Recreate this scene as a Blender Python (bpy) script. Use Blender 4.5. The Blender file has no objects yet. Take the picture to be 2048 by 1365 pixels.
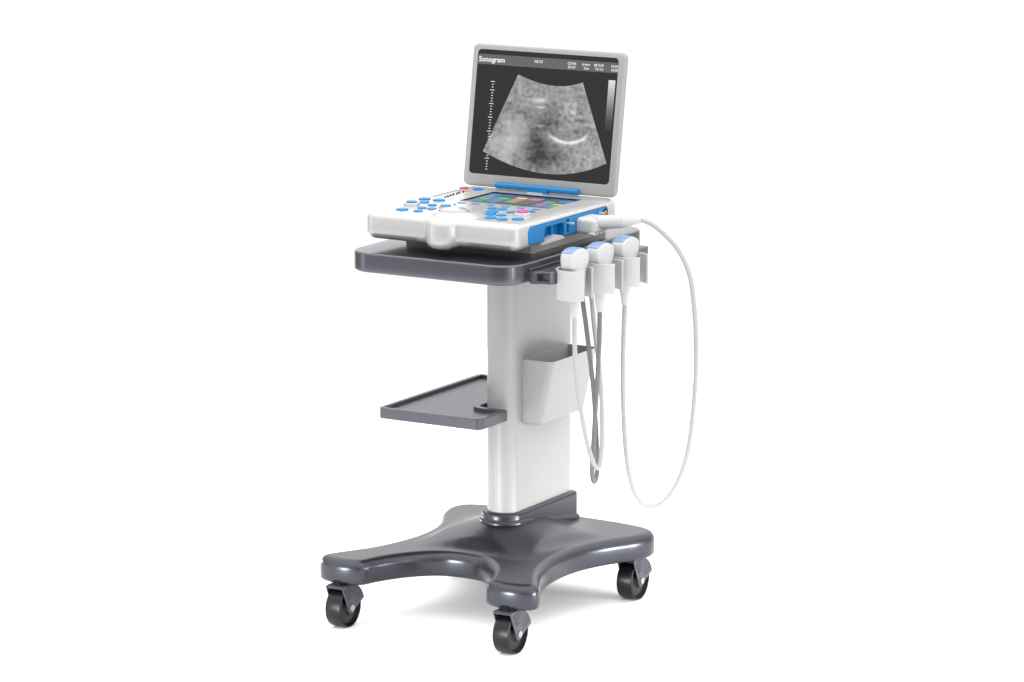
import bpy, bmesh, math
from math import sin, cos, pi, radians, sqrt
from mathutils import Vector, noise
from mathutils.geometry import tessellate_polygon

scene = bpy.context.scene
COL = scene.collection
ORG = {}

# ------------------------------------------------------------------ materials
def mat(name, color, rough=.4, metallic=0., spec=.5, coat=0., coat_rough=.1, bump=0., bump_scale=400., vary=.0):
    m = bpy.data.materials.new(name); m.use_nodes = True
    nt = m.node_tree; b = nt.nodes['Principled BSDF']
    b.inputs['Base Color'].default_value = (*color, 1)
    b.inputs['Roughness'].default_value = rough
    b.inputs['Metallic'].default_value = metallic
    b.inputs['Specular IOR Level'].default_value = spec
    b.inputs['Coat Weight'].default_value = coat
    b.inputs['Coat Roughness'].default_value = coat_rough
    tc = nt.nodes.new('ShaderNodeTexCoord')
    if vary:
        n = nt.nodes.new('ShaderNodeTexNoise'); n.inputs['Scale'].default_value = 9.; n.inputs['Detail'].default_value = 6
        nt.links.new(tc.outputs['Object'], n.inputs['Vector'])
        r = nt.nodes.new('ShaderNodeMapRange')
        r.inputs['To Min'].default_value = rough - vary; r.inputs['To Max'].default_value = rough + vary
        nt.links.new(n.outputs['Fac'], r.inputs['Value']); nt.links.new(r.outputs['Result'], b.inputs['Roughness'])
    if bump:
        n = nt.nodes.new('ShaderNodeTexNoise'); n.inputs['Scale'].default_value = bump_scale; n.inputs['Detail'].default_value = 2
        nt.links.new(tc.outputs['Object'], n.inputs['Vector'])
        bp = nt.nodes.new('ShaderNodeBump'); bp.inputs['Strength'].default_value = bump; bp.inputs['Distance'].default_value = .0005
        nt.links.new(n.outputs['Fac'], bp.inputs['Height']); nt.links.new(bp.outputs['Normal'], b.inputs['Normal'])
    return m

def emit(name, color, k=1.0, rough=.12):
    m = bpy.data.materials.new(name); m.use_nodes = True
    b = m.node_tree.nodes['Principled BSDF']
    b.inputs['Base Color'].default_value = (.004, .004, .004, 1)
    b.inputs['Roughness'].default_value = rough
    b.inputs['Specular IOR Level'].default_value = .15
    b.inputs['Emission Color'].default_value = (*color, 1)
    b.inputs['Emission Strength'].default_value = k
    return m

M = dict(
    graphite=mat('graphite_metallic_paint', (.098, .100, .118), .21, .8, .5, .2, .1),
    graphite_base=mat('graphite_moulded_base', (.0455, .047, .0575), .29, .75, .5, .10, .2),
    graphite_satin=mat('graphite_satin_plastic', (.094, .096, .112), .34, .6, .5),
    fork=mat('fork_plastic', (0.048, 0.050, 0.062), .45, .2, .5),
    column=mat('column_satin_paint', (0.374, 0.378, 0.369), .34, .12, .5, vary=.04),
    bin=mat('bin_plastic', (0.370, 0.370, 0.370), .42, 0, .5, vary=.03),
    shell=mat('console_white_plastic', (0.448, 0.448, 0.438), .27, .22, .5, .3, .12),
    lid=mat('lid_grey_plastic', (0.311, 0.311, 0.302), .30, .0, .5, .3, .1, vary=.03),
    cup=mat('cup_white_plastic', (0.455, 0.455, 0.460), .45, 0, .4, vary=.03),
    probe=mat('probe_white_plastic', (0.487, 0.487, 0.492), .38, 0, .4, vary=.03),
    cable=mat('cable_white_rubber', (.385, .385, .389), .5, 0, .3),
    cable_grey=mat('cable_grey_rubber', (0.162, 0.162, 0.162), .5, 0, .3),
    lens=mat('lens_pale_blue', (0.168, 0.262, 0.439), .35, 0, .4),
    blue=mat('blue_plastic', (.003, .170, .42), .32, 0, .3, .15, .1),
    key=mat('blue_key_plastic', (.006, .185, .43), .35, 0, .3),
    ball=mat('trackball_grey_plastic', (.34, .34, .345), .2, 0, .5, .3), legend=mat('key_legend_print', (.20, .36, .55), .5), seam=mat('ball_seam_grey', (.10, .10, .10), .5), darkseam=mat('dark_seam', (.012, .012, .014), .6), slit=mat('vent_slit', (.09, .09, .09), .7),
    red=mat('red_key_plastic', (0.612, 0.025, 0.032), .35, 0, .5, .2),
    pink=mat('pink_key_plastic', (0.561, 0.030, 0.255), .35, 0, .5, .2),
    dock=mat('dock_grey_plastic', (.50, .50, .49), .45, 0, .4),
    rubber=mat('black_wheel_rubber', (.005, .005, .005), .36, 0, .25, bump=.15, bump_scale=900),
    hub=mat('black_hub_plastic', (.004, .004, .004), .35, 0, .3),
    stem=mat('black_steel', (.004, .004, .004), .5, 0, .1),
    pin=mat('pale_pin', (.26, .26, .255), .4, .2),
    steel=mat('bright_steel', (.75, .74, .72), .22, 1.),
    gold=mat('gilt_ring', (.75, .50, .25), .3, 1.),
    bezel=mat('touch_bezel_black', (.006, .006, .008), .18, 0, .4),
    s_dark=emit('screen_dark', (.024, .024, .024)),
    s_top=emit('screen_top_strip', (.030, .030, .031)),
    s_bar=emit('screen_header', (.135, .135, .135)),
    s_white=emit('screen_white', (.86, .86, .86)),
    t_grey=emit('touch_grey', (.10, .095, .095)),
    t_blue=emit('touch_blue', (.045, .22, .60)),
    t_cyan=emit('touch_cyan', (.03, .29, .60)),
    t_green=emit('touch_green', (.08, .46, .04)),
    t_red=emit('touch_red', (.78, .13, .11)),
    t_yellow=emit('touch_yellow', (.92, .58, .12)),
    t_dark=emit('touch_dark', (.012, .012, .012)),
)

# floor: plain white studio sweep paper
fm = mat('white_studio_floor', (.93, .93, .93), .8, 0, .2)
M['floor'] = fm

# ------------------------------------------------------------------ geometry helpers
class G:
    """collects faces, several materials possible"""
    def __init__(s): s.v = []; s.f = []; s.m = []
    def add(s, verts, faces, mi=0):
        o = len(s.v); s.v += [Vector(p) for p in verts]
        s.f += [tuple(i + o for i in f) for f in faces]; s.m += [mi] * len(faces)
        return s
    def loft(s, rings, cap0=True, cap1=True, closed=True, mi=0):
        n = len(rings[0]); v = [p for r in rings for p in r]; f = []
        for k in range(len(rings) - 1):
            for i in range(n if closed else n - 1):
                j = (i + 1) % n
                f.append((k*n + i, k*n + j, (k+1)*n + j, (k+1)*n + i))
        if cap0: f.append(tuple(reversed(range(n))))
        if cap1: f.append(tuple(range((len(rings)-1)*n, len(rings)*n)))
        return s.add(v, f, mi)
    def mesh(s, name, mats, org=(0,0,0), sharp=32, fix=True):
        me = bpy.data.meshes.new(name); o = Vector(org)
        me.from_pydata([p - o for p in s.v], [], s.f)
        for m in mats: me.materials.append(m)
        me.polygons.foreach_set('material_index', s.m)
        if fix:
            bm = bmesh.new(); bm.from_mesh(me); bmesh.ops.recalc_face_normals(bm, faces=bm.faces[:]); bm.to_mesh(me); bm.free()
        shade(me, sharp)
        return me

def shade(me, sharp=32):
    me.polygons.foreach_set('use_smooth', [True] * len(me.polygons))
    me.update()
    if sharp: me.set_sharp_from_angle(angle=radians(sharp))

def link(name, me, parent=None, loc=None):
    o = bpy.data.objects.new(name, me); COL.objects.link(o)
    po = ORG.get(parent.name, Vector()) if parent else Vector()
    if loc is None: loc = po
    ORG[o.name] = Vector(loc)
    o.location = Vector(loc) - po
    if parent: o.parent = parent
    return o

def part(name, g, mats, parent=None, loc=None, sharp=32, fix=True):
    """g in world coordinates"""
    if not isinstance(mats, (list, tuple)): mats = [mats]
    if loc is None: loc = ORG.get(parent.name, Vector()) if parent else Vector()
    return link(name, g.mesh(name, mats, loc, sharp, fix), parent, loc)

def thing(name, label, cat, loc, group=None):
    o = bpy.data.objects.new(name, None); COL.objects.link(o); o.location = loc
    o.empty_display_size = .05
    ORG[o.name] = Vector(loc); o['label'] = label; o['category'] = cat
    if group: o['group'] = group
    return o

def boolean(o, cutters, op='DIFFERENCE', sharp=32):
    cs = []
    for g, mats in cutters:
        c = bpy.data.objects.new('cutter', g.mesh('cutter', mats)); COL.objects.link(c)
        c.location = (0, 0, 0); cs.append(c)
        # cutter given in world coordinates; the target's matrix is a pure translation
        md = o.modifiers.new('b', 'BOOLEAN'); md.operation = op; md.object = c; md.solver = 'EXACT'; md.material_mode = 'TRANSFER'
    bpy.context.view_layer.update()
    dg = bpy.context.evaluated_depsgraph_get()
    me = bpy.data.meshes.new_from_object(o.evaluated_get(dg))
    o.modifiers.clear(); old = o.data; o.data = me; me.name = old.name; bpy.data.meshes.remove(old)
    for c in cs:
        d = c.data; bpy.data.objects.remove(c); bpy.data.meshes.remove(d)
    shade(me, sharp)

def arc(cx, cy, r, a0, a1, n): return [(cx + r*cos(a0 + (a1-a0)*i/n), cy + r*sin(a0 + (a1-a0)*i/n)) for i in range(n + 1)]

def rrect(x0, x1, y0, y1, r, n=8):
    r = max(min(r, (x1-x0)/2 - 1e-6, (y1-y0)/2 - 1e-6), 1e-5)
    return (arc(x1-r, y0+r, r, -pi/2, 0, n) + arc(x1-r, y1-r, r, 0, pi/2, n)
            + arc(x0+r, y1-r, r, pi/2, pi, n) + arc(x0+r, y0+r, r, pi, 3*pi/2, n))

def inset(pts, d):
    n = len(pts); out = []
    for i in range(n):
        p0 = Vector(pts[i-1]); p = Vector(pts[i]); p1 = Vector(pts[(i+1) % n])
        e0 = (p - p0); e1 = (p1 - p)
        if e0.length < 1e-9: e0 = e1
        if e1.length < 1e-9: e1 = e0
        n0 = Vector((-e0.y, e0.x)).normalized(); n1 = Vector((-e1.y, e1.x)).normalized()
        m = (n0 + n1); m = m.normalized() if m.length > 1e-6 else n0
        k = d / max(.5, m.dot(n0)); out.append((p.x + m.x*k, p.y + m.y*k))
    return out

def XY(u, v, w): return (u, v, w)
def prism(g, fn, prof, f=XY, mi=0, cap0=True, cap1=True):
    """fn(inset)->2d outline; prof = [(inset, w), ...]"""
    return g.loft([[f(u, v, w) for u, v in fn(d)] for d, w in prof], cap0, cap1, True, mi)

def rr(x0, x1, y0, y1, r, n=8): return lambda d: rrect(x0+d, x1-d, y0+d, y1-d, r-d, n)
def rnd(d0, w0, w1, b, n=4):
    """rounded-edge profile from w0 to w1 with bevel b"""
    s = 1 if w1 > w0 else -1
    lo = [(d0 + b*(1-sin(a)), w0 + s*b*(1-cos(a))) for a in [pi/2*i/n for i in range(n+1)]]
    hi = [(d0 + b*(1-cos(a)), w1 - s*b*(1-sin(a))) for a in [pi/2*i/n for i in range(n+1)]]
    return lo + hi

def catmull(pts, m=10):
    P = [Vector(p) for p in pts]; P = [P[0]*2 - P[1]] + P + [P[-1]*2 - P[-2]]; out = []
    for i in range(1, len(P) - 2):
        a, b, c, d = P[i-1:i+3]
        for k in range(m):
            t = k / m
            out.append(.5*((2*b) + (c-a)*t + (2*a - 5*b + 4*c - d)*t*t + (3*b - a - 3*c + d)*t**3))
    out.append(P[-2]); return out

def smooth_path(pts, it=12):
    P = [p.copy() for p in pts]
    for _ in range(it):
        Q = [P[0]] + [(P[i-1] + 2*P[i] + P[i+1])/4 for i in range(1, len(P)-1)] + [P[-1]]
        P = Q
    return P

def tube(g, path, rad, n=16, mi=0, caps=True):
    path = [Vector(p) for p in path]
    R = rad if callable(rad) else (lambda t: rad)
    t0 = (path[1] - path[0]).normalized(); ref = Vector((0, 0, 1)) if abs(t0.z) < .9 else Vector((1, 0, 0))
    nrm = (ref - t0*ref.dot(t0)).normalized(); rings = []
    for i, p in enumerate(path):
        t = (path[min(i+1, len(path)-1)] - path[max(i-1, 0)]).normalized()
        nrm = (nrm - t*nrm.dot(t)).normalized(); b = t.cross(nrm); r = R(i/(len(path)-1))
        rings.append([p + nrm*(r*cos(2*pi*k/n)) + b*(r*sin(2*pi*k/n)) for k in range(n)])
    return g.loft(rings, caps, caps, True, mi)

def lathe(g, prof, o, axis, n=48, mi=0, cap0=True, cap1=True, ref=None):
    """prof = [(radius, t)] along axis from o"""
    o = Vector(o); ax = Vector(axis).normalized()
    if ref is None: ref = Vector((0, 0, 1)) if abs(ax.z) < .9 else Vector((1, 0, 0))
    a = (ref - ax*ref.dot(ax)).normalized(); b = ax.cross(a)
    return g.loft([[o + ax*t + a*(r*cos(2*pi*k/n)) + b*(r*sin(2*pi*k/n)) for k in range(n)] for r, t in prof], cap0, cap1, True, mi)

def box(g, x0, x1, y0, y1, z0, z1, b=.0, mi=0, r=None):
    if b: return prism(g, rr(x0, x1, y0, y1, r or b, 4), rnd(0, z0, z1, b, 3), mi=mi)
    return prism(g, lambda d: [(x0, y0), (x1, y0), (x1, y1), (x0, y1)], [(0, z0), (0, z1)], mi=mi)

# ------------------------------------------------------------------ floor
g = G(); g.add([(2.6*cos(2*pi*i/96), 2.6*sin(2*pi*i/96), 0) for i in range(96)], [tuple(range(96))])
fl = part('floor', g, M['floor']); fl['kind'] = 'structure'

# ------------------------------------------------------------------ trolley
cart = thing('medical_trolley', 'graphite grey medical trolley on casters with white column, holding the console', 'trolley', (0, 0, 0))

# base: four-footed, waisted plan rising to the column
half = [(0, -.257), (.03, -.260), (.055, -.270), (.08, -.291), (.100, -.316), (.116, -.344), (.128, -.372),
        (.1340, -.392), (.140, -.404), (.153, -.412), (.175, -.418), (.200, -.418), (.222, -.4125), (.238, -.404), (.2452, -.393), (.2445, -.381), (.236, -.364),
        (.218, -.332), (.199, -.297), (.184, -.255), (.174, -.21), (.169, -.165), (.170, -.12), (.177, -.078), (.190, -.038),
        (.208, .0), (.226, .033), (.2355, .062), (.2375, .082), (.2345, .099), (.226, .115), (.212, .126), (.195, .133), (.176, .137),
        (.150, .141), (.11, .145), (.06, .147), (0, .148)]
def resample(pts, N):
    d = [0.]
    for i in range(1, len(pts)): d.append(d[-1] + (Vector(pts[i]) - Vector(pts[i-1])).length)
    out = []; j = 0
    for k in range(N):
        s = d[-1]*k/(N-1)
        while j < len(d) - 2 and d[j+1] < s: j += 1
        t = (s - d[j])/max(1e-9, d[j+1] - d[j]); out.append(tuple(Vector(pts[j]).lerp(Vector(pts[j+1]), t)))
    return out
sm = catmull([(x, y, 0) for x, y in half], 8)
h2 = resample([(p.x, p.y) for p in sm], 110)
h2[0] = (0, h2[0][1]); h2[-1] = (0, h2[-1][1])
base_out = h2 + [(-x, y) for x, y in reversed(h2[1:-1])]
CX, CYF, CYR = .0455, -.1425, .126          # collar half width, front, rear
collar_fn = lambda d: rrect_fr(CX - d, CYF + d, CYR - d, .043 - d, .012)
def rrect_fr(hx, y0, y1, rf, rb, n=14):
    rf = max(min(rf, hx - 1e-5), 1e-4); rb = max(rb, 1e-4)
    return (arc(hx-rf, y0+rf, rf, -pi/2, 0, n) + arc(hx-rb, y1-rb, rb, 0, pi/2, 8) + arc(-hx+rb, y1-rb, rb, pi/2, pi, 8) + arc(-hx+rf, y0+rf, rf, pi, 3*pi/2, n))
def ray_out(poly, c, a):
    d = Vector((cos(a), sin(a))); best = None; n = len(poly)
    for i in range(n):
        p = Vector(poly[i]) - c; q = Vector(poly[(i+1) % n]) - c; e = q - p
        den = d.x*e.y - d.y*e.x
        if abs(den) < 1e-12: continue
        t = (p.x*e.y - p.y*e.x)/den; u = (p.x*d.y - p.y*d.x)/den
        if t > 0 and -1e-6 <= u <= 1 + 1e-6 and (best is None or t < best): best = t
    return c + d*best
top_in = inset(base_out, .018)
Z0, Z1 = .088, .1385
prof = [(.012, Z0 + .0), (.005, Z0 + .0010), (.0012, Z0 + .0040), (.0, Z0 + .008), (0, Z0 + .030)] + [(.018*(1 - cos(t)), Z0 + .030 + (Z1 - Z0 - .030)*sin(t)) for t in [pi/2*i/7 for i in range(1, 8)]]
rings = [[(x, y, z) for x, y in inset(base_out, d)] for d, z in prof]
def seg_dist(poly):
    S = [(Vector(poly[i]), Vector(poly[(i+1) % len(poly)])) for i in range(len(poly))]
    def f(p):
        best = 9.
        for a, b in S:
            e = b - a; l2 = e.length_squared
            t = 0 if l2 < 1e-14 else max(0, min(1, (p - a).dot(e)/l2)); q = (p - a - e*t).length_squared
            if q < best: best = q
        return sqrt(best)
    return f
def inside(p, poly):
    c = False; n = len(poly); j = n - 1
    for i in range(n):
        (xi, yi), (xj, yj) = poly[i], poly[j]
        if (yi > p[1]) != (yj > p[1]) and p[0] < (xj - xi)*(p[1] - yi)/(yj - yi) + xi: c = not c
        j = i
    return c
cpoly = rrect_fr(CX + .004, CYF - .004, CYR + .004, .047, .014, 8)
dc, dr = seg_dist(cpoly), seg_dist(top_in[::2])
def ss(t): t = max(0., min(1., t)); return t*t*(3 - 2*t)
def hump(y): t = ss((y + .06)/.17); return .174*(1 - t) + .1400*t
def topz(x, y):
    p = Vector((x, y))
    if inside((x, y), cpoly): return hump(y)
    a, b = dc(p), dr(p)
    reach = .150 - .05*ss((y + .02)/.10)
    t = max(0, 1 - a/reach); k = .55*t*t + .45*ss(t)
    k *= ss(b/.045) if a > .004 else 1
    return Z1 + (hump(y) - Z1)*k
from mathutils.geometry import delaunay_2d_cdt
pin = [Vector(p) for p in top_in]; nb = len(pin); pts2 = list(pin); step = .0052
drr = seg_dist(top_in)
iy = -.41
row = 0
while iy < .15:
    ix = -.25 + (step/2 if row % 2 else 0)
    while ix < .25:
        if inside((ix, iy), top_in) and drr(Vector((ix, iy))) > .0030: pts2.append(Vector((ix, iy)))
        ix += step
    iy += step*.866; row += 1
res = delaunay_2d_cdt(pts2, [], [list(range(nb))], 1, 1e-6)
g = G(); g.loft(rings, True, False)
off = (len(rings) - 1)*nb
tv, tf, src = res[0], res[2], res[3]
idx = {}
for k, v in enumerate(tv):
    o_ = [q for q in src[k] if q < nb]
    if o_: idx[k] = off + o_[0]
    else: g.v.append(Vector((v.x, v.y, topz(v.x, v.y)))); idx[k] = len(g.v) - 1
for f_ in tf: g.f.append(tuple(idx[q] for q in f_)); g.m.append(0)
base = part('base', g, M['graphite_base'], cart, sharp=60)
g2 = G()
# the collar's foot flare follows the sloping skirt, so the skirt covers it at the front and frees it at the rear
crings = []
for d, dz, absz in [(-.0042, -.03, None), (-.0042, .0005, None), (-.0039, .0035, None), (-.0028, .0055, None), (-.0008, .0068, None), (0, .0085, None), (0, None, .189)] + [(.006*(1 - cos(t)), None, .189 + .007*sin(t)) for t in [pi/2*i/5 for i in range(1, 6)]]:
    # the foot flange of the collar rides on the skirt, which falls towards the rear
    crings.append([(x, y, absz if dz is None else hump(y) + dz) for x, y in collar_fn(d)])
g2.loft(crings)
part('column_collar', g2, M['graphite_base'], cart, sharp=60)

# column
g = G(); prism(g, lambda d: rrect_fr(.0340 - d, -.1290 + d, .1130 - d, .031 - d, .006 - d, 20), [(0, .19), (0, .709)], cap0=True, cap1=True)
part('column', g, M['column'], cart)

# storage bin on the column's right side
def bin_ring(z, d, yy=(-.087, .098)):
    t = (z - .372)/(.503 - .372); xo = .0745 + (.1045 - .0745)*t
    x0, x1, y0, y1 = .0343 + d, xo - d, yy[0] + d, yy[1] - d
    r = max(.013 - d, .002)
    return arc(x1-r, y0+r, r, -pi/2, 0, 8) + arc(x1-r, y1-r, r, 0, pi/2, 8) + [(x0, y1), (x0, y0)]
g = G(); rings = []
for d, z in ((.012, .3702), (.006, .3708), (.002, .3735), (0, .378), (0, .5025), (.0006, .503), (.0016, .503), (.0022, .5025), (.0022, .379), (.004, .375)):
    rings.append([(x, y, z) for x, y in bin_ring(z, d)])
g.loft(rings, True, True)
part('storage_bin', g, M['bin'], cart, sharp=40)

# side shelf with raised rim, notched round the column
shelf = (arc(-.189, -.2395, .011, pi, 3*pi/2, 6) + arc(.021, -.2365, .014, -pi/2, 0, 8) + arc(.031, -.147, .004, 0, pi/2, 4)
         + arc(-.018, -.125, .018, 3*pi/2, pi, 8) + [(-.036, .140)] + arc(-.186, .126, .014, pi/2, pi, 6))
def shelf_in(d):
    return (arc(-.189, -.2395, .011, pi, 3*pi/2, 6) + arc(.021, -.2365, .014, -pi/2, 0, 8) + arc(.031, -.147, .004, 0, pi/2, 4)
            + arc(-.018, -.125, .018, 3*pi/2, pi, 8) + [(-.036, .140)] + arc(-.186, .126, .014, pi/2, pi, 6))
def shelf_off(d): return inset(shelf, d) if d < .007 else (
    arc(-.1885 + (d-.0115), -.239 + (d-.0115), .002, pi, 3*pi/2, 6) + arc(.0205 - .004, -.2365 + .0035, .006, -pi/2, 0, 8) + arc(.0205, -.1605, .002, 0, pi/2, 4)
    + arc(-.018, -.125, .0315, 3*pi/2, pi, 8) + [(-.0495, .1285)] + arc(-.186, .126, .0025, pi/2, pi, 6))
g = G(); prism(g, shelf_off, [(.0012, .3885), (0, .3897), (0, .4095), (.001, .4105), (.0105, .4105), (.0115, .4097), (.0115, .4035)])
part('shelf', g, M['graphite_satin'], cart)

# table top (tray)
ft = rr(-.188, .188, -.387, .155, .052, 14)
g = G(); prism(g, ft, rnd(0, .7062, .745, .0045, 4))
tray = part('table_top', g, M['graphite'], cart, sharp=60)
# groove line along the tray's right edge where the rail clips on
g = G(); box(g, .1875, .1925, -.326, .105, .7255, .7335, .001)
part('edge_strip', g, M['graphite'], cart)

# holder rail on the right
rail = [(.186, -.318), (.1965, -.3145), (.207, -.3065), (.2235, -.3045), (.2315, -.295), (.2335, -.283), (.243, .046), (.241, .052), (.234, .053), (.186, .053)]
rs = rail
g = G(); prism(g, lambda d: inset(rs, d), [(.0015, .7030), (0, .7045), (0, .7255), (.0015, .727)])
hr = part('holder_rail', g, M['graphite_satin'], cart, sharp=40)
kk = G(); prism(kk, rr(.1985, .2215, .7085, .7228, .0015, 3), [(0, -.30), (0, -.35)], f=lambda u, v, w: (u, w, v))
boolean(hr, [(kk, [M['graphite_satin']])], sharp=40)

# docking plate under the console
g = G(); prism(g, rr(-.143, .143, -.236, .06, .003, 3), [(0, .7452), (0, .762), (-.004, .768)])
part('docking_plate', g, M['dock'], cart)

# probe holders: open cups hanging on the rail
CUPS = [(.2554, -.2676), (.2654, -.1666), (.2724, -.0788)]
def cup_mesh():
    g = G(); n = 56; a0, a1 = radians(29), radians(331); R, r = .035, .0318
    zt, zb = .7315, .6735; sec = [(R - .0006, zb), (R, zb + .0012), (R, zt - .010), (R + .0006, zt - .003), (R + .0010, zt - .0008), (R + .0004, zt), (r + .0010, zt), (r, zt - .0012), (r, zb + .0006), (r + .0006, zb)]
    rings = []
    for i in range(n + 1):
        a = a0 + (a1 - a0)*i/n
        rings.append([(q*cos(a), q*sin(a), z - .7315) for q, z in sec])
    g.loft(rings, True, True)
    # rail clip behind the cup
    prism(g, rr(-.0395, -.0335, -.006, .006, .001, 3), [(0, -.022), (0, -.003), (.001, -.002)])
    return g.mesh('probe_holder', [M['cup']], (0, 0, 0), 35)
cm = cup_mesh()
for cx, cy in CUPS: link('probe_holder', cm, cart, (cx, cy, .7315))

# casters: the fork is the part; wheel, axle pin and stem are its sub-parts
def caster_meshes():
    g = G(); R = .047; a0, a1 = radians(14), radians(132); n = 26
    a1 = radians(125.5)
    def RR(a): return min(.0468 + .0095*max(0, (a - radians(82))/radians(43)), .0476/max(.3, sin(a)))
    AA = [a0 + (a1-a0)*i/n for i in range(n + 1)]
    side = [(RR(a)*cos(a), RR(a)*sin(a)) for a in AA]
    # tangents down to a rounded end at the axle
    rb = .0122
    tail = [(rb*cos(a), rb*sin(a)) for a in [radians(205) + (radians(335) - radians(205))*i/10 for i in range(11)]]
    prof2 = side + tail
    for s in (1, -1):
        xs = (.0178*s, .0200*s)
        prism(g, lambda d: inset(prof2, d), [(0, xs[0]), (0, xs[1] - .0006*s), (.0006, xs[1])], f=lambda u, v, w: (w, u, v))
        # engraved-looking stepped ridges on the plate
        for q in (.043, .0375, .032, .0265, .021):
            b0, b1 = radians(24), radians(122); m = 18
            sec = [(q - .0016, 0), (q - .0010, .0011), (q + .0012, .0011), (q + .0016, 0)]
            g.loft([[((xs[1] + (h - .0001)*s), rr_*cos(b0 + (b1-b0)*i/m), rr_*sin(b0 + (b1-b0)*i/m)) for rr_, h in sec] for i in range(m + 1)], True, True)
    # arched cover over the tyre
    sec = [(1, -.0179), (1, .0179), (0, .0179), (0, -.0179)]
    g.loft([[(x, (RR(a) - .0002 if q else RR(a) - .0050)*cos(a), (RR(a) - .0002 if q else RR(a) - .0050)*sin(a)) for q, x in sec] for a in AA], True, True)
    fork = g.mesh('caster', [M['fork']], (0, 0, 0), 35)
    g = G(); W = .0172; T = .0395
    lathe(g, [(.010, -W + .007), (.0335, -W + .007), (.0350, -W + .0045), (.0362, -W + .0006), (.0372, -W), (.0388, -W + .0006), (T, -W + .003), (T, W - .003), (.0388, W - .0006), (.0372, W), (.0362, W - .0006), (.0350, W - .0045), (.0335, W - .007), (.010, W - .007)], (0, 0, 0), (1, 0, 0), 72)
    for i, fc in enumerate(g.f): pass
    wheel = g.mesh('wheel', [M['rubber']], (0, 0, 0), 40)
    g = G(); lathe(g, [(.0334, .0112), (.030, .0124), (.016, .0132), (.013, .0176), (.0, .0176)], (0, 0, 0), (1, 0, 0), 48, cap0=False, cap1=False)
    lathe(g, [(.0334, -.0112), (.030, -.0124), (.016, -.0132), (.013, -.0176), (.0, -.0176)], (0, 0, 0), (1, 0, 0), 48, cap0=False, cap1=False)
    hub = g.mesh('hub', [M['hub']], (0, 0, 0), 40)
    g = G(); lathe(g, [(.0066, -.0222), (.0066, .0225), (.0062, .0231), (.004, .0233)], (0, 0, 0), (1, 0, 0), 28)
    # screwdriver slot line
    pin = g.mesh('axle_pin', [M['pin']], (0, 0, 0), 30)
    g = G(); lathe(g, [(.0165, .0435), (.0165, .056)], (0, -.007, 0), (0, 0, 1), 32)
    stem = g.mesh('swivel_stem', [M['stem']], (0, 0, 0), 30)
    return fork, wheel, hub, pin, stem
fork, wheel, hub, pin, stem = caster_meshes()
for x, y in ((.1912, -.399), (-.1895, -.398), (.1995, .074), (-.1995, .074)):
    c = link('caster', fork, cart, (x, y, .0395))
    for nm, me in (('wheel', wheel), ('hub', hub), ('axle_pin', pin), ('swivel_stem', stem)): link(nm, me, c, (x, y, .0395))

# ------------------------------------------------------------------ ultrasound console
ZT = .8175; ZB = .7640; HX = .172; YF, YR = -.343, .058
con = thing('ultrasound_console', 'white portable ultrasound console with open lid screen and blue keys, on the trolley top', 'ultrasound machine', (0, -.15, ZB))
BX = .005
def bodyline():
    r = .0215; pts = arc(HX-r, YF+r, r, -pi/2, 0, 8) + arc(HX-r, YR-r, r, 0, pi/2, 8) + arc(-HX+r, YR-r, r, pi/2, pi, 8) + arc(-HX+r, YF+r, r, pi, 3*pi/2, 8)
    # front edge with a round nose: an arc of radius NR, joined to the straight front by fillets
    n = 130; xs = [-HX + r + (2*HX - 2*r)*i/n for i in range(1, n)]
    nose = []
    for x in xs:
        u = abs(x - BX); y = YF
        if u < .0317: y = -.330 - sqrt(.036**2 - u*u)
        elif u < .0387: y = -.351 + sqrt(max(0, .008**2 - (u - .0387)**2))
        nose.append((x, y))
    return pts + nose
BL = bodyline()
bodyprof = [(.018, ZB), (.013, ZB + .0008), (.006, ZB + .004), (.0018, ZB + .0085), (0, ZB + .0135), (0, ZT - .0125), (.0012, ZT - .0085), (.0042, ZT - .0045), (.009, ZT - .0018), (.014, ZT - .0005), (.018, ZT)]
g = G(); rings = []
for d, z in bodyprof:
    drop = max(0, min(1, (ZT - .012 - z)/(ZT - .012 - ZB)))
    rings.append([(x, y, z - .0062*drop*max(0, min(1, (.0387 - abs(x0_ - BX))/.010))*(1 if y0_ < -.30 else 0)) for (x, y), (x0_, y0_) in zip(inset(BL, d), BL)])
g.loft(rings)
body = part('console_body', g, M['shell'], con, sharp=50)
# recesses: touch panel, slider field, connector bay, hinge gap
TX0, TX1, TY0, TY1 = -.0805, .1220, -.1350, -.0040
c1 = G(); prism(c1, lambda d: [(TX0, TY0), (TX1, TY0), (TX1, TY1), (TX0, TY1)], [(0, .8155), (0, .83)])
SX0, SX1, SY0, SY1 = -.1575, -.1195, -.1195, -.0195
c2 = G(); prism(c2, lambda d: [(SX0, SY0), (SX1, SY0), (SX1, SY1), (SX0, SY1)], [(0, .8148), (0, .83)])
PY0, PY1, PZ0, PZ1 = -.3005, .0125, .7722, .8078
YZX = lambda u, v, w: (w, u, v)
c3 = G(); prism(c3, rr(PY0, PY1, PZ0, PZ1, .0115, 8), [(0, .150), (0, .19)], f=YZX)
boolean(body, [(c1, [M['bezel']]), (c2, [M['shell']]), (c3, [M['darkseam']])], sharp=50)

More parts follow.
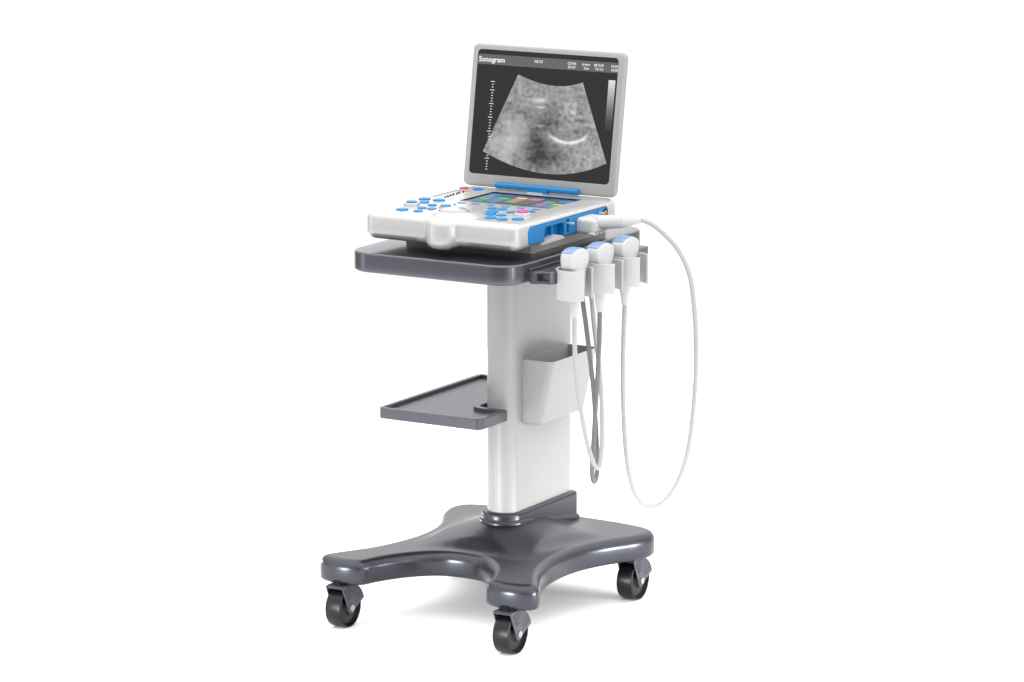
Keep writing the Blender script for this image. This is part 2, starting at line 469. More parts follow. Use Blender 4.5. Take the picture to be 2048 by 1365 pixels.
# vents along the front's lower edge
for x0, x1, k in ((-.148, -.053, 25), (.066, .156, 25)):
    g = G()
    for i in range(k):
        x = x0 + (x1 - x0)*i/(k - 1)
        # thin slots following the lower rounding of the shell, 0.3 mm proud of it
        sl = [(YF + .0001, ZB + .0128), (YF + .0018, ZB + .0085), (YF + .006, ZB + .004), (YF + .0115, ZB + .0015)]
        nn = (-.35, -.45); w = .00065
        vs = []
        for y, z in sl: vs += [(x - w, y - .0003, z - .0003), (x + w, y - .0003, z - .0003)]
        g.add(vs, [(2*j, 2*j + 1, 2*j + 3, 2*j + 2) for j in range(3)])
    part('air_vent', g, M['slit'], con, fix=False)

# trackball mound and ball
TBX, TBY, TBZ = .006, -.296, .8270
g = G(); n = 72; ring0 = []; ring1 = []
inner = inset(BL, .0135)
def skirt(a):
    p = ray_out(inner, Vector((TBX, TBY)), a); d = (p - Vector((TBX, TBY))).length
    return min(.070, d)
rings = []
for k in range(9):
    t = k/8; rg = []
    for i in range(n):
        a = 2*pi*i/n; r0 = max(.0375, skirt(a)); r1 = .0335
        s = t*t*(3 - 2*t); rad = r0 + (r1 - r0)*t
        zz = (ZT - .0012) + (TBZ - ZT + .0012)*s
        rg.append((TBX + rad*cos(a), TBY + rad*sin(a), zz))
    rings.append(rg)
def cring(rad, z): return [(TBX + rad*cos(2*pi*i/n), TBY + rad*sin(2*pi*i/n), z) for i in range(n)]
rings += [cring(.0325, TBZ + .0002), cring(.0305, TBZ - .0002), cring(.0295, TBZ - .0012), cring(.029, TBZ - .003)]
g.loft(rings, False, True)
tb = part('trackball', g, M['shell'], con, sharp=60)
g = G(); lathe(g, [(.0284*cos(a), .0085*sin(a)) for a in [pi/2*i/10 for i in range(10)]] + [(.0005, .0085)], (TBX, TBY, TBZ - .0022), (0, 0, 1), 48)
part('ball', g, M['ball'], tb, sharp=60)
g = G(); lathe(g, [(.0304, -.0006), (.0304, .0004), (.0288, .0004), (.0288, -.0006)], (TBX, TBY, TBZ - .0008), (0, 0, 1), 64, cap0=False, cap1=False)
part('ball_seam', g, M['seam'], tb)

# keys
def disc(name, r, h, m, dome=.0006, ys=1., mark=None):
    g = G(); n = 36
    lathe(g, [(r, 0), (r, h - .0009), (r - .0003, h - .0003), (r - .0010, h), (r*.6, h + dome), (.0002, h + dome)], (0, 0, 0), (0, 0, 1), n)
    if ys != 1: g.v = [Vector((p.x, p.y*ys, p.z)) for p in g.v]
    for x0, x1, y0, y1 in mark or ():
        g.add([(x0, y0, h + dome + .0002), (x1, y0, h + dome + .0002), (x1, y1, h + dome + .0002), (x0, y1, h + dome + .0002)], [(0, 1, 2, 3)], 1)
    return g.mesh(name, [m, M['legend']], (0, 0, 0), 40)
BIG = disc('button', .0120, .0030, M['key'], mark=[(-.0055, -.0015, .0002, .0014), (.0002, .0050, -.0026, -.0012)]); SML = disc('button', .0093, .0028, M['key'], mark=[(-.0022, .0022, -.0012, .0012)]); MID = disc('button', .0108, .0030, M['key'], mark=[(-.004, .004, -.0008, .0008)])
RED = disc('button', .0093, .0030, M['red']); TINY = disc('button', .0020, .0022, M['key'])
KEYS = [(-.1475, -.1559, BIG), (-.1145, -.1556, BIG), (-.1263, -.191, SML), (-.0933, -.2155, SML), (-.0924, -.2546, SML), (-.0699, -.2546, SML),
        (-.1147, -.2914, BIG), (-.0786, -.2911, SML), (-.0593, -.1876, TINY), (-.1208, .0044, MID),
        (.0287, -.1914, SML), (.052, -.1925, SML), (.0491, -.2265, BIG), (.0614, -.2545, BIG), (.0869, -.2551, SML), (.0845, -.2923, BIG), (.1135, -.2981, MID), (.1386, -.2809, BIG), (.0847, -.215, SML), (.1131, -.1905, SML)]
for x, y, me in KEYS: link('button', me, con, (x, y, ZT - .0004))
b = link('button', RED, con, (-.1539, .0042, ZT - .0004)); b['label'] = 'red button'
g = G(); prism(g, rr(-.0078, .0078, -.0030, .0030, .001, 3), rnd(0, 0, .0016, .0005, 2)); sk = g.mesh('soft_key', [M['key']])
for x, y in ((-.0610, -.1595), (-.0288, -.1591), (.0044, -.1585), (.0397, -.1590), (.0728, -.1585), (.1089, -.1595)): link('soft_key', sk, con, (x, y, ZT - .0003))
# printed ticks beside the soft keys
g = G(); prism(g, rr(-.0045, .0045, -.0006, .0006, .0003, 2), [(0, 0), (0, .0003)]); tk = g.mesh('key_tick', [M['dock']])
for x, y in ((-.0455, -.1598), (-.0130, -.1595), (.0200, -.1590), (.0553, -.1595), (.0884, -.1592), (.1240, -.1600)): link('key_tick', tk, con, (x, y, ZT - .0001))
# dials
g = G(); lathe(g, [(.0163, 0), (.0163, .0008), (.0158, .0016), (.0155, .0052), (.0147, .0064), (.0135, .0068), (.0112, .0066), (.0110, .0060)], (0, 0, 0), (0, 0, 1), 48); dial = g.mesh('dial', [M['shell']], sharp=40)
capb = disc('dial_cap', .0102, .0036, M['key']); capp = disc('dial_cap', .0115, .0040, M['pink'], .0012)
for x, y, cap in ((-.1278, -.2357, capb), (.1214, -.2348, capp)):
    d = link('dial', dial, con, (x, y, ZT - .0002)); link('dial_cap', cap, d, (x, y, ZT + .0055))
    if cap is capp: d['label'] = 'dial with a pink cap'
g = G(); lathe(g, [(.0135, 0), (.0135, .0014), (.0128, .002), (.0112, .002), (.0110, .0012)], (0, 0, 0), (0, 0, 1), 40); ringm = g.mesh('dial', [M['shell']], sharp=40)
d = link('dial', ringm, con, (-.0585, -.2229, ZT + .0006)); link('dial_cap', capb, d, (-.0585, -.2229, ZT + .0014))

# slider field: a pale plate with seven slots, each with a dark lever
g = G(); prism(g, lambda d: [(SX0 + .0004, SY0 + .0004), (SX1 - .0004, SY0 + .0004), (SX1 - .0004, SY1 - .0004), (SX0 + .0004, SY1 - .0004)], [(0, .8146), (0, .8153)])
sp = part('slider_field', g, M['cup'], con)
gs = G(); prism(gs, rr(-.0155, .0155, -.0009, .0009, .0006, 3), [(0, 0), (0, .0003)]); slot = gs.mesh('slider_slot', [M['dock']])
gk = G(); prism(gk, rr(-.0019, .0019, -.0020, .0020, .0007, 3), [(.0004, 0), (0, .001), (.0012, .0036), (.0018, .004)]); knob = gk.mesh('slider_knob', [M['darkseam']])
for i, off in enumerate((.0075, .004, .0015, -.002, -.001, -.0055, -.003)):
    y = SY0 + .010 + i*.0132; x = (SX0 + SX1)/2
    link('slider_slot', slot, sp, (x, y, .8153)); link('slider_knob', knob, sp, (x + .006 + off*.6, y, .8154))

# touch panel with coloured tiles (one display face, tiles in its mesh)
tm = [M['bezel'], M['t_grey'], M['t_blue'], M['t_cyan'], M['t_green'], M['t_red'], M['t_yellow'], M['t_dark']]
g = G(); zz = .8162
prism(g, lambda d: [(TX0 + .0003, TY0 + .0003), (TX1 - .0003, TY0 + .0003), (TX1 - .0003, TY1 - .0003), (TX0 + .0003, TY1 - .0003)], [(0, .8152), (0, zz)], mi=0)
def rect(x0, x1, y0, y1, mi, z): g.add([(x0, y0, z), (x1, y0, z), (x1, y1, z), (x0, y1, z)], [(0, 1, 2, 3)], mi)
TDX, TDY = .0150, -.0245
def tile(cx, cy, w, h, mi, z=None):
    cx += TDX; cy += TDY; rect(cx - w/2, cx + w/2, cy - h/2, cy + h/2, mi, z or zz + .0003)
rect(-.0885 + TDX, .0425 + TDX, -.1030 + TDY, .0075 + TDY, 1, zz + .00015); rect(.0465 + TDX, .1040 + TDX, -.1030 + TDY, .0075 + TDY, 1, zz + .00015)
W, Hh = .0235, .0185
for cx, cy, w, h, mi in ((-.0742, .0040, W - .004, .006, 3), (-.0490, .0040, W - .004, .006, 3), (-.0237, .0040, W - .004, .006, 3),
    (-.0737, -.0130, W, Hh, 2), (-.0740, -.0330, W, Hh, 2), (-.0701, -.0570, W, .0190, 4), (-.0690, -.0850, W, .0190, 3), (-.0378, -.0390, W, .0190, 4), (-.0375, -.0640, W, .017, 2), (-.0375, -.0840, W, .0185, 2),
    (-.0062, -.0180, W, .0155, 6), (-.0040, -.0405, W, .0215, 5), (-.0026, -.0650, W, .0205, 4), (.0260, -.0190, W + .004, .0225, 5),
    (.0655, -.0335, .0215, .013, 4), (.0665, -.0505, .0215, .014, 2), (.0678, -.0700, .0215, .014, 5), (.0682, -.0885, .0235, .017, 2),
    (.0905, -.0160, .022, .015, 3), (.0945, -.0535, .0190, .010, 6), (.0945, -.0690, .0190, .0165, 4), (.0950, -.0890, .0205, .017, 3), (.0935, -.0005, .016, .008, 3)):
    tile(cx, cy, w, h, mi)
for cx in (-.075, -.045, -.014, .016): tile(cx, -.1015, .012, .0025, 6 if cx < -.05 else 3)
part('touch_panel', g, tm, con, fix=False)

# right side: blue connector bay
g = G(); prism(g, rr(PY0 + .0011, PY1 - .0011, PZ0 + .0009, PZ1 - .0009, .0105, 8), [(0, .152), (0, .1712), (.0007, .1725)], f=YZX)
bay = part('connector_bay', g, M['blue'], con, sharp=40)
k1 = G(); prism(k1, rr(-.240, -.163, .7650, .7995, .010, 8), [(0, .1585), (0, .19)], f=YZX)        # hand pocket
k2 = G(); prism(k2, rr(-.1515, -.1445, .776, .7965, .002, 4), [(0, .162), (0, .19)], f=YZX)        # latch slot
k3 = G(); lathe(k3, [(.0055, 0), (.0055, .02)], (.166, -.148, .7985), (1, 0, 0), 24)
k4 = G(); prism(k4, rr(-.046, -.008, .790, .8035, .004, 5), [(0, .162), (0, .19)], f=YZX)
k5 = G(); lathe(k5, [(.0105, 0), (.0105, .02)], (.1615, .0005, .7935), (1, 0, 0), 28)
boolean(bay, [(k, [M['blue']]) for k in (k1, k2, k3, k5)], sharp=40)
for y, z in ((-.1445, .7945), (-.0245, .7975)):
    g = G(); prism(g, rr(y - .0022, y + .0022, z - .0022, z + .0022, .0012, 3), [(0, .160), (0, .183), (.0008, .184)], f=YZX)
    part('latch_lever', g, M['probe'], bay)
g = G(); lathe(g, [(.0048, 0), (.0048, .008), (.0060, .008), (.0060, .011), (.0036, .011), (.0036, .006)], (.1622, .0005, .7935), (1, 0, 0), 28)
part('socket', g, M['gold'], bay)
g = G(); prism(g, lambda d: [(-.248, .7665), (-.160, .7680), (-.172, .7750), (-.198, .7800), (-.240, .7700)], [(0, .160), (0, .1735)], f=YZX)
part('release_tab', g, M['cup'], bay)
g = G(); prism(g, rr(-.202, -.196, .770, .799, .0015, 3), [(0, .158), (0, .1665)], f=YZX)
part('pocket_rib', g, M['blue'], bay)

# ------------------------------------------------------------------ lid and screen
TL = radians(9.0); LO = Vector((0, .034, .824)); EV = Vector((0, sin(TL), cos(TL))); EN = Vector((0, -cos(TL), sin(TL)))
def LID(u, v, w): return tuple(LO + Vector((u, 0, 0)) + EV*v + EN*w)
g = G(); prism(g, rr(-.1752, .1752, -.0040, .2822, .013, 10), [(.005, -.0150), (.0015, -.0138), (0, -.011), (0, -.0085), (.0008, -.0081), (.0008, -.0074), (0, -.0070), (0, -.0048), (.0007, -.0026), (.0024, -.0008), (.0050, 0)], f=LID)
lid = part('display_lid', g, M['lid'], con, sharp=50)
k = G(); prism(k, rr(-.1622, .1600, .0206, .2706, .0088, 8), [(0, -.0014), (0, .01)], f=LID)
boolean(lid, [(k, [M['darkseam']])], sharp=50)
# screen: dark glass, strip and header in one mesh
g = G(); GX0, GX1 = -.1618, .1596
prism(g, rr(GX0, GX1, .0210, .2702, .0084, 8), [(0, -.0012), (0, -.0006)], f=LID, mi=0)
def lrect(g, u0, u1, v0, v1, w, mi=0): g.add([LID(u0, v0, w), LID(u1, v0, w), LID(u1, v1, w), LID(u0, v1, w)], [(0, 1, 2, 3)], mi)
lrect(g, GX0 + .0002, GX1 - .0002, .2406, .2610, -.00035, 1)
part('screen', g, [M['s_dark'], M['s_bar']], lid, fix=False)
# depth ruler
g = G(); maj = [.207, .190, .1626, .1354, .1074, .0802, .0528]
for v in maj: lrect(g, -.1277, -.1178, v - .0007, v + .0007, -.0002)
v = .207
pts = []
seq = [.207, .190, .1626, .1354, .1074, .0802, .0528, .0254]
for a, b, n in ((.207, .190, 3), (.190, .1626, 5), (.1626, .1354, 5), (.1354, .1074, 5), (.1074, .0802, 5), (.0802, .0528, 5), (.0528, .0254, 5)):
    for i in range(1, n):
        q = a + (b - a)*i/n
        lrect(g, -.1242, -.1204, q - .0008, q + .0008, -.0002)
ruler_skip = part('depth_ruler', g, M['s_white'], lid, fix=False)
# grey scale bar
def grade_mat():
    m = emit('screen_greyscale', (1, 1, 1)); nt = m.node_tree; b = nt.nodes['Principled BSDF']
    tc = nt.nodes.new('ShaderNodeTexCoord'); sep = nt.nodes.new('ShaderNodeSeparateXYZ'); nt.links.new(tc.outputs['Generated'], sep.inputs[0])
    cr = nt.nodes.new('ShaderNodeValToRGB'); el = cr.color_ramp.elements
    el[0].position = 0; el[0].color = (.036, .036, .036, 1); el[1].position = 1; el[1].color = (.78, .78, .78, 1)
    for p, c in ((.18, (.07, .07, .075)), (.4, (.17, .165, .185)), (.62, (.36, .35, .37)), (.82, (.56, .56, .56))):
        e = el.new(p); e.color = (*c, 1)
    nt.links.new(sep.outputs['Z'], cr.inputs[0]); nt.links.new(cr.outputs[0], b.inputs['Emission Color']); return m
g = G(); lrect(g, .1408, .1560, .1270, .2263, -.0002); part('grey_scale_bar', g, grade_mat(), lid, fix=False)

# ultrasound image: a fan-shaped sector, its brightness a display image stored per vertex plus node speckle
def lerp(a, b, t): return a + (b - a)*t
def bez(p, c, q, t): return ((1-t)**2*p[0] + 2*t*(1-t)*c[0] + t*t*q[0], (1-t)**2*p[1] + 2*t*(1-t)*c[1] + t*t*q[1])
TLc, TRc, BRc, BLc = (-.0655, .2249), (.0828, .2183), (.1507, .0623), (-.1333, .0664)
def ctrl(p, q, mid): return (2*mid[0] - (p[0] + q[0])/2, 2*mid[1] - (p[1] + q[1])/2)
ct = ctrl(TLc, TRc, (.0145, .2072)); cb = ctrl(BLc, BRc, (.0165, .0318))
NU, NV = 190, 150
def blob(u, v, cu, cv, ru, rv, rot=0):
    x, y = u - cu, v - cv; c, s = cos(rot), sin(rot); x, y = x*c + y*s, -x*s + y*c
    return math.exp(-((x/ru)**2 + (y/rv)**2))
def echo(u, v):
    p = Vector((u*42, v*50, 0))
    n1 = noise.noise(p*1.0); n2 = noise.noise(p*2.6 + Vector((7, 3, 1))); n3 = .7*noise.noise(p*5.0) + .5*noise.noise(p*9.0)
    edge = 1 - .88*max(blob(u, v, .0, .095, .075, .075), blob(u, v, -.055, .11, .035, .06))
    b = .345 + .09*n1 + (.06 + .14*edge)*n2 + (.03 + .14*edge)*n3 - .20*max(0, n3 + .3*n2)*edge
    # dark central zone and shadows
    b -= .22*blob(u, v, -.010, .095, .034, .062, .1) + .08*blob(u, v, .03, .07, .05, .03) + .10*blob(u, v, .055, .130, .034, .022) + .12*blob(u, v, .022, .148, .022, .022)
    b -= .10*blob(u, v, -.066, .150, .028, .020) + .10*blob(u, v, .005, .060, .060, .018) + .07*blob(u, v, .085, .140, .018, .030)
    # bright tissue on the left and lower right
    b += .17*blob(u, v, -.066, .100, .022, .048, -.30) + .06*blob(u, v, -.100, .075, .03, .02)
    b += .07*blob(u, v, .105, .070, .030, .018)
    # echoes
    b += .40*blob(u, v, -.009, .1765, .013, .0050) + .16*blob(u, v, -.030, .1775, .012, .004) + .30*blob(u, v, -.009, .1630, .013, .0026) + .20*blob(u, v, -.0075, .1257, .010, .0024)
    b += .17*blob(u, v, .058, .128, .030, .0045, .15)*(1 + n2) + .12*blob(u, v, .064, .150, .025, .020)*(1 + 1.6*n2)
    # bright curved wall
    Rr = .088 if u < .061 else .057; x, y = u - .061, v - (.0965 + Rr); r = sqrt(x*x + y*y)
    if y < 0:
        k = max(0., 1 - (abs(x)/(.048 if x < 0 else .047))**3)**.7
        q = r - Rr
        b += (.55 + .12*n2)*k*math.exp(-(q/.0031)**2) + .13*k*math.exp(-((q - .002)/.006)**2)
        if q < 0: b -= .05*k*math.exp(-(q/.012)**2)
    return max(.05, min(.9, b))
vs, fs, colr = [], [], []
for j in range(NV + 1):
    t = j/NV
    for i in range(NU + 1):
        s = i/NU; a = bez(TLc, ct, TRc, s); b = bez(BLc, cb, BRc, s)
        u, v = lerp(a[0], b[0], t), lerp(a[1], b[1], t); vs.append(LID(u, v, -.00015)); colr.append(echo(u, v))
for j in range(NV):
    for i in range(NU):
        q = j*(NU + 1) + i; fs.append((q, q + NU + 1, q + NU + 2, q + 1))
g = G(); g.add(vs, fs)
sm_ = emit('screen_sonogram', (1, 1, 1)); nt = sm_.node_tree; b = nt.nodes['Principled BSDF']
at = nt.nodes.new('ShaderNodeAttribute'); at.attribute_name = 'echo'
tc = nt.nodes.new('ShaderNodeTexCoord'); nz = nt.nodes.new('ShaderNodeTexNoise'); nz.inputs['Scale'].default_value = 430; nz.inputs['Detail'].default_value = 4
nt.links.new(tc.outputs['Object'], nz.inputs['Vector'])
mr = nt.nodes.new('ShaderNodeMapRange'); mr.inputs['From Min'].default_value = .3; mr.inputs['From Max'].default_value = .7; mr.inputs['To Min'].default_value = .88; mr.inputs['To Max'].default_value = 1.12
nt.links.new(nz.outputs['Fac'], mr.inputs['Value'])
mu = nt.nodes.new('ShaderNodeMath'); mu.operation = 'MULTIPLY'; nt.links.new(at.outputs['Fac'], mu.inputs[0]); nt.links.new(mr.outputs['Result'], mu.inputs[1])
nt.links.new(mu.outputs[0], b.inputs['Emission Color'])
fan = part('scan_image', g, sm_, lid, fix=False)
ca = fan.data.attributes.new('echo', 'FLOAT', 'POINT'); ca.data.foreach_set('value', colr)

# writing on the header
def write(s, u0, u1, v0, v1, bold=.03):
    cu = bpy.data.curves.new('t', 'FONT'); cu.body = s; cu.size = 1; cu.offset = bold; cu.resolution_u = 4
    ob = bpy.data.objects.new('t', cu); COL.objects.link(ob); bpy.context.view_layer.update()
    me = bpy.data.meshes.new_from_object(ob.evaluated_get(bpy.context.evaluated_depsgraph_get()))
    V = [v.co.copy() for v in me.vertices]; F = [tuple(p.vertices) for p in me.polygons]
    bpy.data.objects.remove(ob); bpy.data.curves.remove(cu); bpy.data.meshes.remove(me)
    x0, x1 = min(p.x for p in V), max(p.x for p in V)
    cap = .70                                   # cap height of the built-in font, baseline at 0
    return [LID(u0 + (p.x - x0)/(x1 - x0)*(u1 - u0), v0 + p.y/cap*(v1 - v0), -.0002) for p in V], F
for s, u0, u1, v0, v1, bd in (('Sonogram', -.1592, -.0990, .2462, .2560, .030), ('AB123', -.0312, -.0118, .2506, .2560, .022),
    ('CD345', .0453, .0645, .2514, .2562, .022), ('3D-ST', .0463, .0643, .2440, .2488, .022), ('6.4cm', .0784, .0962, .2514, .2562, .022), ('Gen.', .0826, .0956, .2440, .2488, .022),
    ('MI 0.09', .1058, .1268, .2514, .2562, .022), ('Tls 0.3', .1078, .1266, .2440, .2488, .022), ('10:23', .1440, .1592, .2514, .2562, .022), ('25.08', .1440, .1592, .2440, .2488, .022)):
    g = G(); g.add(*write(s, u0, u1, v0, v1, bd))
    part('screen_text', g, M['s_white'], lid, fix=False, sharp=0)

# hinge
g = G(); lathe(g, [(.0052, 0), (.0064, .0012), (.0064, .1883), (.0052, .1895)], (-.0925, .0275, .8262), (1, 0, 0), 28)
hb = part('hinge_bar', g, M['blue'], lid, sharp=40)
g = G(); prism(g, rr(-.016, .030, .8178, .8262, .002, 4), [(0, .0185), (0, .0265)], f=lambda u, v, w: (u, w, v))
part('lid_catch', g, M['blue'], lid)
g = G(); prism(g, rr(-.014, .022, .0140, .0178, .0018, 4), rnd(0, .8172, .8196, .0006, 2)); part('catch_plate', g, M['shell'], lid)

# ------------------------------------------------------------------ probes
PC = [(.2554, -.2676, .0), (.2545, -.1672, -.0045), (.2610, -.0788, -.0045)]
def probe(i, label, path, cmat, end=None):
    cx, cy, dz = PC[i]; zt = .7315
    root = thing('ultrasound_probe', label, 'probe', (cx, cy, .6735), 'ultrasound probes in the side holders')
    # head: profile in (y, z), extruded across its thickness in x
    hw, zs, zt_, R = .0325, .7625, .7705, .064
    top = []
    a = math.asin((hw - .004)/R)
    cyc = zt_ - R
    arcpts = [(R*sin(q), cyc + R*cos(q)) for q in [-a + 2*a*k/20 for k in range(21)]]     # left to right over the top
    right = [(hw - .0005, arcpts[-1][1] - .004), (hw + .0005, .752), (hw, .745), (.0295, .737), (.0250, .7295), (.0215, .722), (.0205, .700), (.0195, .690)]
    left = [(-x, z) for x, z in reversed(right)]
    outl = arcpts[::-1]                                                                 # right to left
    prof2 = [(-x, z) for x, z in []]
    loop = [(x, z) for x, z in arcpts] + right + [(-x, z) for x, z in reversed(right)]
    loop = loop[::-1]                                                                   # counter-clockwise
    g = G(); T = .0142
    prism(g, lambda d: inset(loop, d), [(.0045, -T), (.0018, -T + .0008), (.0005, -T + .0025), (0, -T + .005), (0, T - .005), (.0005, T - .0025), (.0018, T - .0008), (.0045, T)], f=lambda u, v, w: (cx + w, cy + u, v + dz))
    part('housing', g, M['probe'], root, sharp=45)
    # lens: the convex cap
    cap = [(x*1.0, z) for x, z in arcpts]
    lo = [(x*.985, z - .006) for x, z in arcpts]
    g = G(); rings = []
    m = 7
    for k in range(m + 1):
        w = -T + .0005 + (2*T - .0040)*k/m
        e = min(1, (1 - abs(2*k/m - 1))*3); up = .0004 + .0011*e
        rings.append([(cx + w, cy + x*1.004, z + up + dz) for x, z in arcpts] + [(cx + w, cy + x*1.004, z - .0022 + dz) for x, z in reversed(arcpts)])
    g.loft(rings, True, True)
    part('lens', g, M['lens'], root, sharp=45)
    g = G(); lathe(g, [(.0125, 0), (.0125, -.012), (.0104, -.030), (.0062, -.061), (.0056, -.062)], (cx, cy, .6985 + dz), (0, 0, 1), 32)
    part('strain_relief', g, M['probe'], root)
    pts = [(cx, cy, .645 + dz), (cx, cy, .630 + dz)] + path[1:]
    P = smooth_path(catmull(pts, 10), 30)
    g = G(); tube(g, P, .0046 if cmat is M['cable_grey'] else .0046, 16)
    part('cable', g, cmat, root, sharp=0)
    return root
P1 = [(.2554, -.2693, .628), (.2553, -.2667, .5736), (.2553, -.2581, .5174), (.2552, -.2439, .4599), (.2551, -.2241, .401), (.2551, -.2063, .3629), (.255, -.1886, .3351), (.2525, -.1715, .3230), (.25, -.1551, .3262), (.2475, -.1432, .3603), (.245, -.1384, .4116), (.2402, -.1353, .4803), (.2353, -.1376, .5324), (.2305, -.1383, .5667), (.2257, -.1383, .6009), (.2208, -.1400, .653), (.216, -.1384, .690), (.214, -.1384, .712)]
P2 = [(.2654, -.180, .628), (.2550, -.1700, .5599), (.2550, -.1778, .4908), (.2545, -.1850, .4216), (.2518, -.1879, .352), (.2484, -.1850, .3229), (.245, -.1754, .3025), (.2418, -.1632, .293), (.2385, -.1500, .296), (.2353, -.1400, .3093), (.232, -.1334, .3321), (.2289, -.1339, .3915), (.2257, -.1373, .4617), (.2226, -.1447, .5219), (.2194, -.1513, .5713), (.2163, -.1565, .6133), (.2131, -.1615, .6484), (.21, -.1609, .680), (.208, -.1609, .712)]
P3 = [(.2700, -.082, .620), (.2625, -.0851, .5783), (.2608, -.0853, .5085), (.2612, -.0838, .4383), (.2636, -.0809, .3677), (.2676, -.0768, .3145), (.2743, -.0706, .2717), (.2866, -.0603, .2380), (.3043, -.0459, .2262), (.322, -.0315, .2325), (.3382, -.0182, .258), (.3515, -.0071, .2928), (.3619, .0018, .3453), (.3679, .0075, .4154), (.3712, .011, .4854), (.3708, .0118, .5553), (.368, .0109, .6076), (.3631, .0083, .6563), (.359, .0064, .6847), (.3463, -.002, .7224), (.3292, -.0137, .7527), (.3062, -.0299, .7793), (.2907, -.0403, .7916), (.2791, -.0479, .7955)]
probe(0, 'white probe with blue tip and short looped white cable, in the front holder', P1, M['cable'])
probe(1, 'white probe with blue tip and grey cable, in the middle holder', P2, M['cable_grey'])
p3 = probe(2, 'white probe in the rear holder, its long white cable running to the console plug', P3, M['cable'])
# plug of the third probe, pushed into the connector bay
g = G()
sec = [(.1705, .0), (.1725, .0), (.200, .0), (.206, .0012), (.2105, .0045), (.2125, .009)]
prism(g, rr(-.113, -.0500, .7690, .8005, .008, 6), [(0, .1728), (0, .199), (.0015, .2055), (.0048, .2105), (.0095, .2128)], f=YZX)
plug = part('plug', g, M['probe'], p3, sharp=50)
d = Vector((.8, .6, .0)).normalized(); o = Vector((.2050, -.0905, .7910))
endp = Vector((.2791, -.0479, .7955)); d = (endp - o).normalized(); L = (endp - o).length
g = G(); lathe(g, [(.0125, 0), (.0136, .006), (.0134, L*.545), (.0127, L*.547), (.0127, L*.555), (.0133, L*.557), (.0115, L*.70), (.0072, L*.90), (.0052, L)], o, d, 36)
part('plug_sleeve', g, M['probe'], plug, sharp=40)
g = G()
for k, (y, z) in enumerate(((-.110, .7705), (-.099, .7700), (-.088, .7705))):
    lathe(g, [(.0030, 0), (.0036, .002), (.0036, .012), (.003, .014)], (.197, y, z), (1, 0, 0), 14)
part('grip_ridges', g, M['probe'], plug, sharp=40)

# ------------------------------------------------------------------ world, lamps, camera
w = bpy.data.worlds.new('World'); scene.world = w; w.use_nodes = True
nt = w.node_tree; bg = nt.nodes['Background']
tc = nt.nodes.new('ShaderNodeTexCoord'); sep = nt.nodes.new('ShaderNodeSeparateXYZ'); nt.links.new(tc.outputs['Generated'], sep.inputs[0])
def math_(op, a, b=None):
    n = nt.nodes.new('ShaderNodeMath'); n.operation = op
    for i, q in enumerate((a, b)):
        if q is None: continue
        if isinstance(q, (int, float)): n.inputs[i].default_value = q
        else: nt.links.new(q, n.inputs[i])
    return n.outputs[0]
az = math_('ARCTAN2', sep.outputs['Y'], sep.outputs['X'])
cr = nt.nodes.new('ShaderNodeValToRGB'); cr.color_ramp.interpolation = 'EASE'; el = cr.color_ramp.elements
BANDS = [(-180, .45), (-152, 1.2), (-138, 1.2), (-120, .90), (-98, .55), (-62, .45), (-44, .65), (-28, 1.7), (-12, 1.7), (8, .95), (55, .80), (80, 1.15), (150, 1.15), (166, .45)]
while len(el) < len(BANDS): el.new(.5)
for e, (a_, v_) in zip(el, BANDS): e.position = (a_ + 180)/360
for e, (a_, v_) in zip(el, BANDS): e.color = (v_/2, v_/2, v_/2, 1)
nt.links.new(math_('DIVIDE', math_('ADD', az, pi), 2*pi), cr.inputs[0])
hor = math_('MULTIPLY', cr.outputs[0], 2.0)
mr = nt.nodes.new('ShaderNodeMapRange'); mr.interpolation_type = 'SMOOTHSTEP'; mr.inputs['From Min'].default_value = .10; mr.inputs['From Max'].default_value = .95
nt.links.new(sep.outputs['Z'], mr.inputs['Value'])
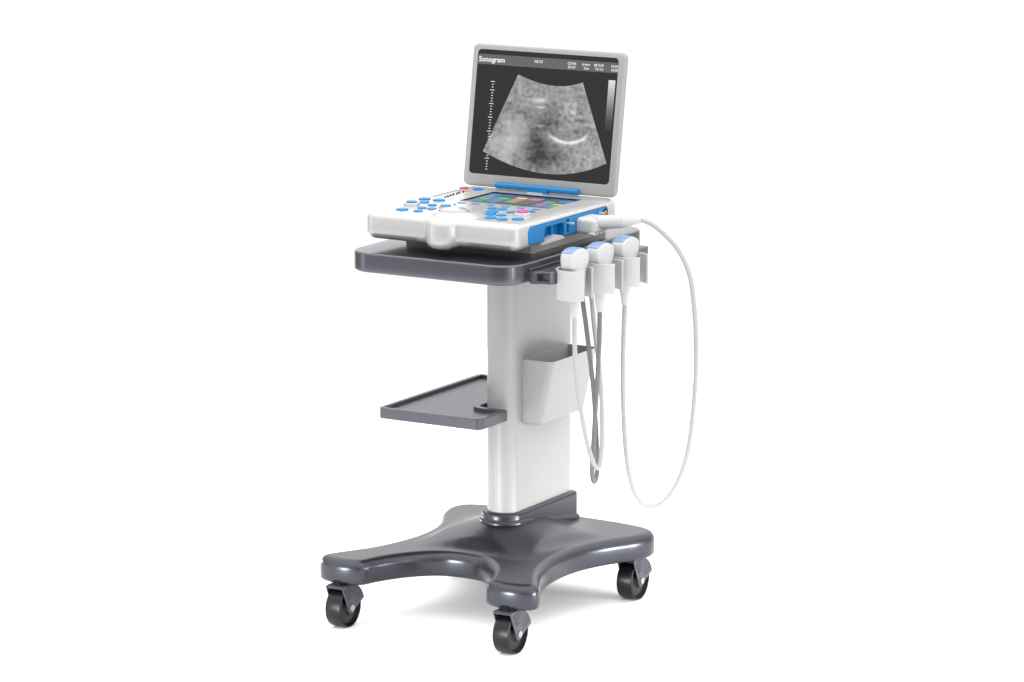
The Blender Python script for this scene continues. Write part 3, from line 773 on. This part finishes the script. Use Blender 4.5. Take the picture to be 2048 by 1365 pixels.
inv = math_('SUBTRACT', 1.0, mr.outputs['Result'])
val = math_('ADD', math_('MULTIPLY', hor, inv), math_('MULTIPLY', mr.outputs['Result'], 2.85))
nt.links.new(val, bg.inputs['Strength']); bg.inputs['Color'].default_value = (1, 1, 1, 1)

def softbox(name, loc, target, sx, sy, power, spread=180):
    l = bpy.data.lights.new(name, 'AREA'); l.shape = 'RECTANGLE'; l.size = sx; l.size_y = sy; l.energy = power; l.spread = radians(spread)
    o = bpy.data.objects.new(name, l); COL.objects.link(o); o.location = loc
    o.rotation_euler = (Vector(target) - Vector(loc)).to_track_quat('-Z', 'Y').to_euler()
# unseen fill lights added close to the floor lighten the shade under the base; two upright strips draw the edges of the dark paint
softbox('floor_fill_light', (-1.5, .25, .16), (0, -.15, .0), 1.2, .22, .55, 26)
softbox('floor_fill_light', (1.5, .05, .16), (0, -.15, .0), 1.2, .22, 1.9, 26)
softbox('floor_fill_light', (-.5, -2.0, .16), (0, -.15, .0), 1.2, .22, 2.0, 26)
softbox('upright_strip_lamp', (2.82, -1.03, .65), (0, -.1, .55), .30, 1.3, 6)
softbox('upright_strip_lamp', (-2.2, -2.0, .65), (0, -.1, .55), .45, 1.3, 3)

cam = bpy.data.cameras.new('camera'); co = bpy.data.objects.new('camera', cam); COL.objects.link(co)
yaw, pit, D = radians(30.4), radians(11.0), 7.6
r_ = Vector((cos(yaw), sin(yaw), 0)); h_ = Vector((-sin(yaw), cos(yaw), 0)); fw = h_*cos(pit) + Vector((0, 0, -sin(pit)))
T = r_*-.034 + Vector((0, 0, .5214))
co.location = T - fw*D
co.rotation_euler = fw.to_track_quat('-Z', 'Y').to_euler()
cam.sensor_width = 36; cam.lens = 7600/2048*36; cam.clip_start = .1; cam.clip_end = 300
scene.camera = co

vs_ = scene.view_settings
scene.display_settings.display_device = 'sRGB'
vs_.view_transform = 'Standard'; vs_.look = 'None'; vs_.exposure = 0; vs_.gamma = 1; vs_.use_curve_mapping = False
scene.cycles.max_bounces = 8
